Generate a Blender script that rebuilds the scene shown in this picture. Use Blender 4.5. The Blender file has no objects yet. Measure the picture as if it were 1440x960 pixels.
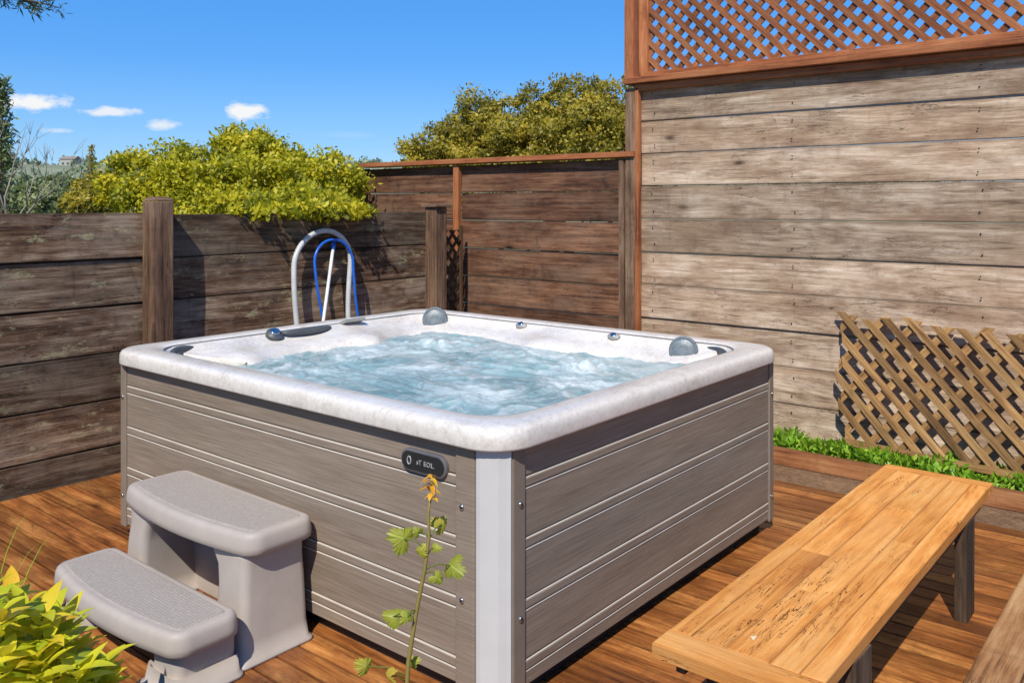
import bpy, math, random
import numpy as np
from mathutils import Vector, Matrix, noise
random.seed(7); np.random.seed(7)
R=math.radians
S=bpy.context.scene; COL=S.collection
S.view_settings.view_transform='Standard'; S.view_settings.look='None'; S.view_settings.exposure=0
# world axes: X along the tub's long right side, Y along its left side; z=0 is the bottom of the siding
HC=1.66; F=1220.; HY=287.
CAM=Vector((-2.198,-1.863,HC)); CX=Vector((.636,-.772,0)); CY=Vector((.772,.636,0))
def W(px,py,Z):
    return CAM+CX*((px-720)/F*Z)+CY*Z-Vector((0,0,(py-HY)/F*Z))
DECK=-.06
# ------------------------------------------------------------------ node helpers
def N(t,typ,ins=None,**pr):
    n=t.nodes.new(typ)
    for k,v in pr.items(): setattr(n,k,v)
    for k,v in (ins or {}).items():
        s=n.inputs[k]
        if isinstance(v,bpy.types.NodeSocket): t.links.new(v,s)
        else: s.default_value=v
    return n
def M(t,op,a,b=0.5,c=None,clamp=False):
    d={0:a,1:b}
    if c is not None: d[2]=c
    return N(t,'ShaderNodeMath',d,operation=op,use_clamp=clamp).outputs[0]
def VM(t,op,a,b=(0,0,0)):
    return N(t,'ShaderNodeVectorMath',{0:a,1:b},operation=op).outputs[0]
def c4(c): return (c[0],c[1],c[2],1)
def MIX(t,f,a,b,bl='MIX'):
    n=t.nodes.new('ShaderNodeMix'); n.data_type='RGBA'; n.blend_type=bl; n.clamp_factor=True
    for i,v in ((0,f),(6,a),(7,b)):
        if isinstance(v,bpy.types.NodeSocket): t.links.new(v,n.inputs[i])
        elif i==0: n.inputs[0].default_value=v
        else: n.inputs[i].default_value=c4(v)
    return n.outputs[2]
def RAMP(t,f,st):
    n=t.nodes.new('ShaderNodeValToRGB'); t.links.new(f,n.inputs[0]); e=n.color_ramp.elements
    while len(e)<len(st): e.new(.5)
    for i,(p,c) in enumerate(st):
        e[i].position=p; e[i].color=c4(c) if len(c)==3 else c
    return n.outputs[0]
def RMAP(t,v,a,b,c=0.,d=1.):
    return N(t,'ShaderNodeMapRange',{0:v,1:a,2:b,3:c,4:d}).outputs[0]
def NOI(t,vec,sc=1.,det=4.,rough=.55,dist=0.):
    return N(t,'ShaderNodeTexNoise',{'Vector':vec,'Scale':sc,'Detail':det,'Roughness':rough,'Distortion':dist}).outputs[0]
def MAPP(t,vec,sc): return VM(t,'MULTIPLY',vec,sc)
def newmat(name):
    m=bpy.data.materials.new(name); m.use_nodes=True; t=m.node_tree
    b=t.nodes['Principled BSDF']; return m,t,b
def bump(t,b,h,st=.3,dist=.01):
    n=N(t,'ShaderNodeBump',{'Strength':st,'Distance':dist,'Height':h}); t.links.new(n.outputs[0],b.inputs['Normal'])
def lk(t,a,b): t.links.new(a,b)

def wood(name,c0,c1,c2,rough=.75,patch=None,patchamt=.5,vary=.5,knots=True,bs=.6,edge=.6,moss=0,spec=.3,sc=1.,wet=0,stain=.5,blotch=None,blamt=.85,rings=.08,lo=.30,hi=.72,cracks=0,mosscol=((.24,.19,.09),(.46,.41,.23)),pw=.75):
    m,t,b=newmat(name)
    uv=N(t,'ShaderNodeUVMap',uv_map='UVMap').outputs[0]
    uv2=N(t,'ShaderNodeUVMap',uv_map='Edge').outputs[0]
    rn=N(t,'ShaderNodeAttribute',attribute_name='rnd').outputs['Fac']
    off=N(t,'ShaderNodeCombineXYZ',{0:M(t,'MULTIPLY',rn,37.3),1:M(t,'MULTIPLY',rn,91.7),2:M(t,'MULTIPLY',rn,11.)}).outputs[0]
    v=VM(t,'ADD',uv,off)
    warp=NOI(t,MAPP(t,v,(1.5,5,1)),1.,3)
    vw=VM(t,'ADD',v,N(t,'ShaderNodeCombineXYZ',{1:M(t,'MULTIPLY',M(t,'SUBTRACT',warp,.5),.035)}).outputs[0])
    g1=NOI(t,MAPP(t,vw,(1.3*sc,34*sc,1)),1.,7,.6)
    g2=NOI(t,MAPP(t,vw,(7*sc,260*sc,1)),1.,4,.6)
    rg=M(t,'MULTIPLY',M(t,'PINGPONG',M(t,'MULTIPLY',NOI(t,MAPP(t,vw,(.55*sc,5.5*sc,1)),1.,2,.4),13.),.5),2.)
    pa=NOI(t,MAPP(t,v,(.9,2.6,1)),1.6,6,.68)
    val=M(t,'ADD',M(t,'MULTIPLY',g1,.62),M(t,'ADD',M(t,'MULTIPLY',g2,.38),M(t,'MULTIPLY',rg,rings)))
    val=M(t,'ADD',val,M(t,'MULTIPLY',M(t,'SUBTRACT',pa,.5),pw))
    val=RMAP(t,val,lo+.02,hi+.04)
    col=RAMP(t,val,[(0,c0),(.45,c1),(1,c2)])
    if patch:
        f=RMAP(t,NOI(t,MAPP(t,VM(t,'ADD',v,(5,3,1)),(.8,1.8,1)),1.3,8,.72),.47,.60,0,patchamt)
        col=MIX(t,f,col,MIX(t,g1,[x*.6 for x in patch],[x*1.7 for x in patch]))
    if blotch:
        f=RMAP(t,M(t,'ADD',M(t,'MULTIPLY',NOI(t,MAPP(t,VM(t,'ADD',v,(2,8,1)),(1.6,4.6,1)),1.,8,.72),.8),M(t,'MULTIPLY',g1,.25)),.50,.62,0,blamt)
        col=MIX(t,f,col,MIX(t,g2,[x*.6 for x in blotch],[x*1.4 for x in blotch]))
    if stain:
        st=RMAP(t,NOI(t,MAPP(t,v,(9,3.2,1)),1.,5,.7),.56,.72,0,stain)
        col=MIX(t,st,col,MIX(t,.75,col,c0))
    if knots:
        vo=N(t,'ShaderNodeTexVoronoi',{'Vector':MAPP(t,vw,(1.7,4.2,1)),'Scale':1.,'Randomness':1.})
        kn=RMAP(t,vo.outputs['Distance'],.03,.11,1,0)
        sel=M(t,'GREATER_THAN',N(t,'ShaderNodeSeparateColor',{0:vo.outputs['Color']}).outputs[0],.5)
        rgk=M(t,'PINGPONG',M(t,'MULTIPLY',vo.outputs['Distance'],26.),.5)
        halo=M(t,'MULTIPLY',RMAP(t,vo.outputs['Distance'],.10,.26,1,0),M(t,'ADD',.25,M(t,'MULTIPLY',rgk,.9)))
        col=MIX(t,M(t,'MULTIPLY',M(t,'MULTIPLY',halo,sel),.65),col,c0)
        col=MIX(t,M(t,'MULTIPLY',M(t,'MULTIPLY',kn,sel),.95),col,[x*.3 for x in c0])
    if cracks:
        ck=NOI(t,MAPP(t,vw,(2.2,22,1)),1.,5,.65,.6)
        ck=RMAP(t,M(t,'ABSOLUTE',M(t,'SUBTRACT',ck,.5)),.004,.012,cracks,0)
        ck=M(t,'MULTIPLY',ck,RMAP(t,NOI(t,MAPP(t,v,(2,3,1)),1.3,3),.48,.60))
        col=MIX(t,ck,col,[x*.25 for x in c0])
    if moss:
        f=RMAP(t,NOI(t,MAPP(t,VM(t,'ADD',v,(9,1,4)),(1.6,3.6,1)),2.0,10,.82),.56,.60,0,moss)
        col=MIX(t,f,col,MIX(t,g2,*mosscol))
    br=M(t,'ADD',1-vary*.5,M(t,'MULTIPLY',N(t,'ShaderNodeTexWhiteNoise',{'W':M(t,'MULTIPLY',rn,77.)},noise_dimensions='1D').outputs[0],vary))
    col=MIX(t,1.,col,N(t,'ShaderNodeCombineColor',{0:br,1:br,2:br}).outputs[0],'MULTIPLY')
    if edge:
        y=N(t,'ShaderNodeSeparateXYZ',{0:uv2}).outputs[1]
        e=M(t,'ABSOLUTE',M(t,'SUBTRACT',y,.5))
        e=RMAP(t,M(t,'ADD',e,M(t,'MULTIPLY',M(t,'SUBTRACT',g1,.5),.12)),.43,.52,0,edge)
        col=MIX(t,e,col,[x*.55 for x in c0])
    lk(t,col,b.inputs['Base Color'])
    if wet:
        rr_=RMAP(t,pa,.4,.6,rough,max(.12,rough-wet)); lk(t,rr_,b.inputs['Roughness'])
    else: b.inputs['Roughness'].default_value=rough
    b.inputs['Specular IOR Level'].default_value=spec
    bump(t,b,M(t,'ADD',M(t,'MULTIPLY',g1,.7),M(t,'ADD',M(t,'MULTIPLY',g2,.5),M(t,'MULTIPLY',rg,.08))),bs,.009)
    return m
def plain(name,col,rough=.5,metal=0.,var=.12,scale=8.,bs=0.,bsc=60.,spec=.5,col2=None):
    m,t,b=newmat(name)
    oc=N(t,'ShaderNodeTexCoord').outputs['Object']
    n=NOI(t,oc,scale,5,.6)
    c2=col2 or [min(1,x*(1+var)) for x in col]
    lk(t,MIX(t,RMAP(t,n,.35,.65),[x*(1-var) for x in col] if not col2 else col,c2),b.inputs['Base Color'])
    lk(t,RMAP(t,NOI(t,oc,scale*3,4),.3,.7,max(0,rough-.08),min(1,rough+.08)),b.inputs['Roughness'])
    b.inputs['Metallic'].default_value=metal; b.inputs['Specular IOR Level'].default_value=spec
    if bs: bump(t,b,NOI(t,oc,bsc,3),bs,.004)
    return m
def leafmat(name,stops,trans=.35,rough=.45,veins=False,tcol=(.5,.6,.05)):
    m,t,b=newmat(name)
    rn=N(t,'ShaderNodeAttribute',attribute_name='rnd').outputs['Fac']
    col=RAMP(t,rn,stops)
    if veins:
        uv=N(t,'ShaderNodeUVMap',uv_map='UVMap').outputs[0]
        sp=N(t,'ShaderNodeSeparateXYZ',{0:uv})
        mid=RMAP(t,M(t,'ABSOLUTE',M(t,'SUBTRACT',sp.outputs[1],.5)),.0,.05,.6,0)
        w=M(t,'PINGPONG',M(t,'ADD',M(t,'MULTIPLY',sp.outputs[0],6.),M(t,'MULTIPLY',M(t,'ABSOLUTE',M(t,'SUBTRACT',sp.outputs[1],.5)),-4.)),.5)
        w=RMAP(t,w,0,.08,.35,0)
        col=MIX(t,M(t,'MAXIMUM',mid,w),col,(.55,.6,.15))
        ed=RMAP(t,NOI(t,MAPP(t,uv,(3,3,1)),2.,4),.55,.75,0,.6)
        col=MIX(t,ed,col,(.5,.32,.03))
    lk(t,col,b.inputs['Base Color']); b.inputs['Roughness'].default_value=rough
    b.inputs['Specular IOR Level'].default_value=.35
    tr=N(t,'ShaderNodeBsdfTranslucent',{'Color':MIX(t,.4,col,tcol)})
    mx=N(t,'ShaderNodeMixShader',{0:trans,1:b.outputs[0],2:tr.outputs[0]})
    lk(t,mx.outputs[0],t.nodes['Material Output'].inputs[0])
    return m
# ------------------------------------------------------------------ mesh builder
WO={}
def tag(o,label=None,cat=None,group=None,kind=None):
    if label:o['label']=label
    if cat:o['category']=cat
    if group:o['group']=group
    if kind:o['kind']=kind
    return o
def thing(name,label,cat,loc,group=None):
    o=bpy.data.objects.new(name,None); COL.objects.link(o); o.location=loc; o.empty_display_size=.1
    WO[o.name]=Vector(loc); return tag(o,label,cat,group)
class MB:
    def __init__(s): s.v=[];s.f=[];s.uv=[];s.uv2=[];s.r=[];s.sm=[];s.mi=[]
    def face(s,idx,rnd=0.,smooth=False,uv=None,uv2=None,mi=0):
        s.f.append(tuple(idx)); s.r.append(rnd); s.sm.append(smooth); s.mi.append(mi)
        s.uv+= uv or [(0.,0.)]*len(idx); s.uv2+= uv2 or [(.5,.5)]*len(idx)
    def box(s,c,sz,rot=None,rnd=None,jit=0.,mi=0):
        c=Vector(c); rnd=random.random() if rnd is None else rnd
        ax=sorted(range(3),key=lambda i:-sz[i]); a,b_,c_=ax
        base=len(s.v); L=[]
        for i in (-1,1):
            for j in (-1,1):
                for k in (-1,1):
                    l=Vector((i*sz[0]/2,j*sz[1]/2,k*sz[2]/2)); L.append(l)
                    p=l+Vector([random.uniform(-jit,jit) for _ in range(3)]) if jit else l
                    s.v.append(c+(rot@p if rot else p))
        for q in ((0,1,3,2),(4,6,7,5),(0,4,5,1),(2,3,7,6),(0,2,6,4),(1,5,7,3)):
            uv=[(L[i][a],L[i][b_]+L[i][c_]) for i in q]; uv2=[(L[i][a]/sz[a]+.5,L[i][b_]/sz[b_]+.5) for i in q]
            if len({round(L[i][a],5) for i in q})==1:
                uv=[(L[i][b_]*.4,L[i][c_]*.6) for i in q]
            s.face([base+i for i in q],rnd,False,uv,uv2,mi)
    def beam(s,p,q,w,th,nrm,rnd=None,jit=0.,mi=0):
        p=Vector(p);q=Vector(q);d=(q-p);L=d.length;d.normalize();n=Vector(nrm).normalized()
        w_=n.cross(d).normalized(); n=d.cross(w_)
        rot=Matrix((d,w_,n)).transposed()
        s.box((p+q)/2,(L,w,th),rot,rnd,jit,mi)
    def loft(s,loops,cap0=False,cap1=False,smooth=True,rnd=0.,closed=True,mi=0):
        n=len(loops[0]); b=len(s.v)
        for l in loops: s.v+= [Vector(p) for p in l]
        m=n if closed else n-1
        for i in range(len(loops)-1):
            for j in range(m):
                k=(j+1)%n
                s.face((b+i*n+j,b+i*n+k,b+(i+1)*n+k,b+(i+1)*n+j),rnd,smooth,
                       [(j/n,i),((j+1)/n,i),((j+1)/n,i+1),(j/n,i+1)],mi=mi)
        if cap0: s.face([b+j for j in range(n)][::-1],rnd,mi=mi)
        if cap1: s.face([b+(len(loops)-1)*n+j for j in range(n)],rnd,mi=mi)
    def tube(s,pts,rad,sides=8,rnd=0.,caps=True,mi=0):
        pts=[Vector(p) for p in pts]; loops=[]
        n=len(pts)
        if not hasattr(rad,'__len__'): rad=[rad]*n
        d=(pts[1]-pts[0]).normalized(); a=d.orthogonal().normalized()
        for i in range(n):
            d=(pts[min(i+1,n-1)]-pts[max(i-1,0)]).normalized()
            a=(a-d*a.dot(d)).normalized(); b_=d.cross(a)
            loops.append([pts[i]+(a*math.cos(2*math.pi*k/sides)+b_*math.sin(2*math.pi*k/sides))*rad[i] for k in range(sides)])
        s.loft(loops,caps,caps,True,rnd,mi=mi)
    def disc(s,c,nrm,r,th,seg=24,ry=None,prof=((0,1),(.6,1),(.9,.93),(1,.8)),mi=0,up=(0,0,1)):
        c=Vector(c);n=Vector(nrm).normalized();x=Vector(up).cross(n).normalized();y=n.cross(x);ry=ry or r
        loops=[[c+n*th*h+(x*math.cos(2*math.pi*k/seg)*r+y*math.sin(2*math.pi*k/seg)*ry)*q for k in range(seg)] for h,q in prof]
        s.loft(loops,True,True,True,mi=mi)
    def build(s,name,mat,parent=None,bevel=0.,origin=None):
        me=bpy.data.meshes.new(name)
        co=np.array([tuple(v) for v in s.v]); 
        o0=Vector(origin) if origin else Vector(((co[:,0].min()+co[:,0].max())/2,(co[:,1].min()+co[:,1].max())/2,co[:,2].min()))
        me.from_pydata((co-np.array(o0)).tolist(),[],s.f)
        u=me.uv_layers.new(name='UVMap'); u.data.foreach_set('uv',np.array(s.uv,dtype='f').ravel())
        u2=me.uv_layers.new(name='Edge'); u2.data.foreach_set('uv',np.array(s.uv2,dtype='f').ravel())
        at=me.attributes.new('rnd','FLOAT','FACE'); at.data.foreach_set('value',np.array(s.r,dtype='f'))
        me.polygons.foreach_set('use_smooth',s.sm); me.polygons.foreach_set('material_index',s.mi)
        for m_ in (mat if isinstance(mat,(list,tuple)) else [mat]): me.materials.append(m_)
        me.update()
        o=bpy.data.objects.new(name,me); COL.objects.link(o)
        WO[o.name]=o0
        if parent: o.parent=parent; o.location=o0-WO[parent.name]
        else: o.location=o0
        if bevel:
            b=o.modifiers.new('Bevel','BEVEL'); b.width=bevel; b.segments=2; b.limit_method='ANGLE'; b.angle_limit=R(50)
        return o
def rr(x0,x1,y0,y1,r,nc=10,ns=16):
    P=[]; cs=[(x1-r,y0+r,-90),(x1-r,y1-r,0),(x0+r,y1-r,90),(x0+r,y0+r,180)]
    arcs=[[(cx+r*math.cos(R(a+90*i/nc)),cy+r*math.sin(R(a+90*i/nc))) for i in range(nc+1)] for cx,cy,a in cs]
    for k in range(4):
        P+=arcs[k]; a=arcs[k][-1]; b=arcs[(k+1)%4][0]
        for i in range(1,ns): P.append((a[0]+(b[0]-a[0])*i/ns,a[1]+(b[1]-a[1])*i/ns))
    return P
# ------------------------------------------------------------------ materials
m_wall=wood('weathered_grey_boards',(.12,.07,.04),(.43,.31,.21),(.76,.63,.49),.85,patch=(.34,.22,.135),patchamt=.55,vary=.45,stain=.5,blotch=(.19,.11,.065),blamt=.7,cracks=.8,pw=.6)
m_left=wood('weathered_dark_boards',(.024,.011,.006),(.125,.068,.038),(.40,.29,.195),.85,patch=(.22,.165,.12),patchamt=.7,vary=.8,moss=.65,stain=.7,cracks=.9,mosscol=((.22,.20,.09),(.50,.47,.27)))
m_mid=wood('red_brown_boards',(.022,.009,.005),(.115,.048,.024),(.28,.14,.075),.8,patch=(.20,.125,.08),patchamt=.5,vary=.55,stain=.6,cracks=.7)
m_post=wood('weathered_post',(.05,.027,.016),(.18,.10,.058),(.38,.25,.16),.8,vary=.2,edge=.2,cracks=.8)
m_rail=wood('red_cedar',(.15,.042,.015),(.40,.13,.045),(.55,.24,.10),.65,vary=.25,edge=.3,cracks=.5)
m_lat=wood('lattice_cedar',(.10,.030,.011),(.24,.082,.030),(.37,.155,.062),.7,vary=.5,edge=.2,knots=False)
m_lat2=wood('lattice_weathered',(.08,.038,.013),(.29,.155,.055),(.48,.30,.125),.8,vary=.6,edge=.3,knots=False)
m_lat3=wood('lattice_dark',(.02,.010,.006),(.08,.04,.02),(.15,.08,.04),.8,vary=.4,edge=.3,knots=False)
m_deck=wood('deck_stain',(.055,.017,.006),(.31,.105,.026),(.62,.275,.08),.45,vary=.55,edge=.5,wet=.25,spec=.4,bs=.6,stain=.6,blotch=(.16,.052,.015),cracks=.6)
m_plank=wood('light_deck_plank',(.12,.05,.02),(.40,.19,.075),(.62,.36,.17),.6,vary=.3,edge=.4,cracks=.6)
m_bench=wood('bench_cedar',(.42,.13,.025),(.74,.30,.065),(.90,.48,.16),.5,vary=.16,edge=.5,bs=.55,stain=.3,spec=.25,lo=.27,patch=(.60,.30,.10),patchamt=.45,cracks=1.)
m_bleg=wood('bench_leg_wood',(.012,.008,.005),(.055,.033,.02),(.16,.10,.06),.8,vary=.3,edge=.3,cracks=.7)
m_timber=wood('edging_timber',(.10,.035,.012),(.34,.13,.05),(.48,.24,.10),.8,vary=.3)
def panelmat():
    m,t,b=newmat('siding_plastic')
    oc=N(t,'ShaderNodeTexCoord').outputs['Object']
    g=NOI(t,MAPP(t,oc,(3.5,3.5,130)),1.,6,.6)
    g2=NOI(t,MAPP(t,oc,(.8,.8,7)),1.,4,.6)
    v=M(t,'ADD',M(t,'MULTIPLY',g,.6),M(t,'MULTIPLY',g2,.4))
    col=RAMP(t,RMAP(t,v,.32,.68),[(0,(.170,.124,.090)),(.5,(.24,.185,.140)),(1,(.315,.25,.195))])
    lk(t,col,b.inputs['Base Color']); b.inputs['Roughness'].default_value=.5; b.inputs['Specular IOR Level'].default_value=.25
    bump(t,b,g,.35,.003); return m
m_pan=panelmat()
m_trim=plain('grey_trim_plastic',(.22,.172,.132),.55,var=.08,spec=.2)
m_groove_lit=plain('painted_groove_light',(.55,.48,.40),.5,var=.08,spec=.25)  # paler colour imitates sunlight caught on the siding groove edges
m_col=plain('pale_corner_plastic',(.52,.50,.48),.6,var=.03,spec=.15)
m_black=plain('black_plastic',(.012,.012,.012),.6)
m_dgrey=plain('dark_grey_rubber',(.075,.082,.088),.5,var=.2,bs=.15,bsc=80)
m_plate=plain('badge_black',(.018,.018,.018),.4)
m_ring=plain('badge_grey',(.16,.15,.15),.35,.3)
m_speak=plain('blue_grey_jet_plastic',(.13,.155,.17),.4,var=.2,scale=30,bs=.3,bsc=150)
m_chrome=plain('chrome',(.6,.6,.6),.22,1.)
m_step=plain('grey_step_plastic',(.41,.355,.315),.5,var=.05,bs=.12,bsc=250,spec=.3)
def acryl():
    m,t,b=newmat('marbled_acrylic')
    oc=N(t,'ShaderNodeTexCoord').outputs['Object']
    a=NOI(t,MAPP(t,oc,(6,6,6)),1.,8,.7,1.2); f=NOI(t,MAPP(t,oc,(60,60,60)),1.,5,.75,.5)
    v=M(t,'ADD',M(t,'MULTIPLY',a,.5),M(t,'MULTIPLY',f,.55))
    lk(t,RAMP(t,RMAP(t,v,.36,.72),[(0,(.50,.44,.38)),(.45,(.67,.615,.555)),(1,(.79,.75,.69))]),b.inputs['Base Color'])
    b.inputs['Roughness'].default_value=.2; b.inputs['Specular IOR Level'].default_value=.45
    bump(t,b,f,.04,.003); return m
m_acr=acryl()
def gripmat():
    m,t,b=newmat('step_grip')
    oc=N(t,'ShaderNodeTexCoord').outputs['Object']
    vo=N(t,'ShaderNodeTexVoronoi',{'Vector':oc,'Scale':78.,'Randomness':.25})
    lk(t,MIX(t,RMAP(t,vo.outputs['Distance'],.25,.6),(.47,.41,.365),(.34,.295,.26)),b.inputs['Base Color'])
    b.inputs['Roughness'].default_value=.6
    bump(t,b,M(t,'SUBTRACT',1.,vo.outputs['Distance']),.7,.0035)
    return m
m_grip=gripmat()
# ------------------------------------------------------------------ ground, deck
def groundmat(name,a,b_,sc,bs=.6):
    m,t,b=newmat(name); oc=N(t,'ShaderNodeTexCoord').outputs['Object']
    n=NOI(t,oc,sc,8,.7); k=NOI(t,oc,sc*9,5,.7)
    lk(t,MIX(t,RMAP(t,M(t,'ADD',M(t,'MULTIPLY',n,.5),M(t,'MULTIPLY',k,.5)),.38,.62),a,b_),b.inputs['Base Color'])
    b.inputs['Roughness'].default_value=.9; bump(t,b,k,bs,.02); return m
m_soil=groundmat('garden_soil',(.04,.025,.015),(.12,.08,.05),3)
m_dirt=groundmat('brown_dirt',(.10,.052,.024),(.30,.175,.09),4,.9)
m_grass=groundmat('dry_grass',(.06,.07,.02),(.16,.14,.06),.15)
mb=MB()
for x,y in ((-900,-900),(900,-900),(900,900),(-900,900)): mb.v.append(Vector((x,y,-.30)))
mb.face((0,1,2,3)); tag(mb.build('ground',m_grass),kind='structure')
mb=MB(); mb.box((-3.0,-1,-.17),(4.3,9,.14)); tag(mb.build('garden_bed',m_soil),kind='structure')
mb=MB(); mb.box((3.55,-.6,-.15),(1.06,9,.1)); 
tag(mb.build('dirt_path',m_dirt),kind='structure')
mb=MB(); x=-.85
while x<2.99:
    w=.104; y=-4.6; 
    while y<3.62:
        L=min(random.uniform(2.2,4.2),3.62-y)
        if 3.62-(y+L)<.5: L=3.62-y
        mb.box((x+w/2,y+L/2,DECK-.019+random.uniform(-.0015,.0015)),(w-.005,L-.004,.038),jit=.0010); y+=L
    x+=w+.001
for yy in np.arange(-4.5,3.6,.6): mb.box((1.07,yy,DECK-.085),(3.8,.05,.09),rnd=.1)
tag(mb.build('deck',m_deck,bevel=.002),kind='structure')
# ------------------------------------------------------------------ left fence
fl=thing('plank_fence','low dark weathered plank fence with mossy boards and two square posts left of the tub','fence',(1.2,3.7,-.15))
def boards_x(x0,x1,y,ztop,h,n,th=.035,g=.007,seed=0):
    mb=MB(); random.seed(seed)
    for i in range(n):
        z=ztop-h*(i+.5); hh=h-g
        mb.box(((x0+x1)/2,y+random.uniform(-.010,.010),z),(x1-x0,th,hh),jit=.006)
    return mb
mb=boards_x(-2.6,.70,3.70,1.605,.30,6,seed=3); mb.build('board_panel',m_left,fl,.006)
mb=boards_x(.78,3.32,3.70,1.59,.29,6,seed=12)
mb.build('board_panel',m_left,fl,.006)
mb=MB(); mb.box((.4,3.735,.75),(6.0,.02,1.6),rnd=.2); mb.build('backing_board',m_bleg,fl)
def post(x,y,zt,s,cap,parent,mat=m_post):
    mb=MB(); h=zt+.2
    mb.box((x,y,-.2+h/2),(s,s,h),jit=.002); o=mb.build('post',mat,parent,.008)
    mb=MB()
    if cap: mb.box((x,y,zt+.014),(s+.05,s+.05,.03))
    else:
        l0=[(x+a*s/2,y+b_*s/2,zt+.001) for a,b_ in ((-1,-1),(1,-1),(1,1),(-1,1))]; l1=[(x+a*s*.34,y+b_*s*.34,zt+.028) for a,b_ in ((-1,-1),(1,-1),(1,1),(-1,1))]
        mb.loft([l0,l1],True,True,False,rnd=.4)
    mb.build('post_cap',mat,o,.004)
post(.745,3.60,1.68,.145,False,fl); post(3.38,3.62,1.635,.14,True,fl)
# lattice: flat strips clipped cleanly to a rectangle
def halfclip(P,ax,lim,sgn):
    out=[]
    for i in range(len(P)):
        a=P[i];b=P[(i+1)%len(P)]; da=sgn*(a[ax]-lim); db=sgn*(b[ax]-lim)
        if da>=0: out.append(a)
        if da*db<0:
            k=da/(da-db); out.append((a[0]+(b[0]-a[0])*k,a[1]+(b[1]-a[1])*k))
    return out
def lattice(mb,a0,a1,b0,b1,sp,w,th,fn,slope=1.,jit=0.,edge_jit=0.,back=1.):
    """fn(a,b,h) -> world point, h = height above the back plane"""
    for layer,sg in ((0,-slope),(1,slope)):
        L=math.sqrt(1+slope*slope); st=sp*L*(back if layer==0 else 1); d=(1/L,sg/L); nn=(-d[1],d[0])
        cs=[b_-sg*a for a in (a0,a1) for b_ in (b0,b1)]; c=min(cs)+st*.4
        while c<max(cs):
            cc=c+random.uniform(-jit,jit); big=(a1-a0)+(b1-b0)+2; am=(a0+a1)/2
            p0=(am-big*d[0],cc+sg*am-big*d[1]); p1=(am+big*d[0],cc+sg*am+big*d[1])
            P=[(p0[0]-nn[0]*w/2,p0[1]-nn[1]*w/2),(p1[0]-nn[0]*w/2,p1[1]-nn[1]*w/2),(p1[0]+nn[0]*w/2,p1[1]+nn[1]*w/2),(p0[0]+nn[0]*w/2,p0[1]+nn[1]*w/2)]
            e=random.uniform(-edge_jit,edge_jit)
            for ax,lim,s_ in ((0,a0,1),(0,a1+e,-1),(1,b0+e*.3,1),(1,b1+e*.7,-1)):
                P=halfclip(P,ax,lim,s_)
                if len(P)<3: break
            if len(P)>=3:
                rn=random.random(); b=len(mb.v); n=len(P); h0=layer*th*1.03; h1=h0+th
                mb.v+=[Vector(fn(q[0],q[1],h0)) for q in P]+[Vector(fn(q[0],q[1],h1)) for q in P]
                uvf=lambda q:((q[0]*d[0]+q[1]*d[1]),(q[0]-am)*nn[0]+(q[1]-cc-sg*am)*nn[1])
                u=[uvf(q) for q in P]; u2=[(0.5,x[1]/w+.5) for x in u]
                mb.face([b+n+i for i in range(n)],rn,False,u,u2); mb.face([b+i for i in range(n)][::-1],rn,False,u[::-1],u2[::-1])
                for i in range(n):
                    j=(i+1)%n; mb.face((b+i,b+j,b+n+j,b+n+i),rn,False,[u[i],u[j],(u[j][0],u[j][1]+th),(u[i][0],u[i][1]+th)])
            c+=st
random.seed(4)
t=thing('lattice_panel','narrow dark lattice piece filling the gap beside the capped fence post','lattice',(3.66,3.7,.0))
mb=MB(); lattice(mb,3.47,3.76,.25,1.42,.085,.032,.008,lambda a,b_,h:(a,3.70-h,b_),1.2); mb.build('slats',m_lat3,t)
for xx in (3.475,3.765):
    mb=MB(); mb.box((xx,3.67,.63),(.03,.025,1.66)); mb.build('side_rail',m_lat3,t,.002)
# ------------------------------------------------------------------ rear fence
fr=thing('plank_fence','dark red brown plank fence with orange cap rail behind the tub','fence',(3.95,3.6,-.2))
def boards_y(y0,y1,x,ztop,h,n,th=.035,g=.007,seed=0,jj=.007):
    mb=MB(); random.seed(seed)
    for i in range(n):
        z=ztop-h*(i+.5)
        mb.box((x+random.uniform(-jj,jj),(y0+y1)/2,z),(th,y1-y0,h-g),jit=.004)
    return mb
boards_y(3.86,5.16,3.93,2.03,.262,9,seed=5).build('board_panel',m_mid,fr,.004)
boards_y(1.98,3.80,3.93,2.03,.262,9,seed=6).build('board_panel',m_mid,fr,.004)
mb=MB(); mb.box((3.92,3.53,2.066),(.18,3.38,.045)); mb.build('cap_rail',m_rail,fr,.004)
mb=MB(); mb.box((3.885,3.83,.93),(.05,.07,2.2)); mb.build('stile',m_rail,fr,.004)
mb=MB(); mb.box((3.9,5.19,.93),(.09,.09,2.2)); mb.build('post',m_mid,fr,.004)
mb=MB(); mb.box((3.885,1.97,.93),(.06,.05,2.2)); mb.build('stile',m_post,fr,.004)
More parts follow.
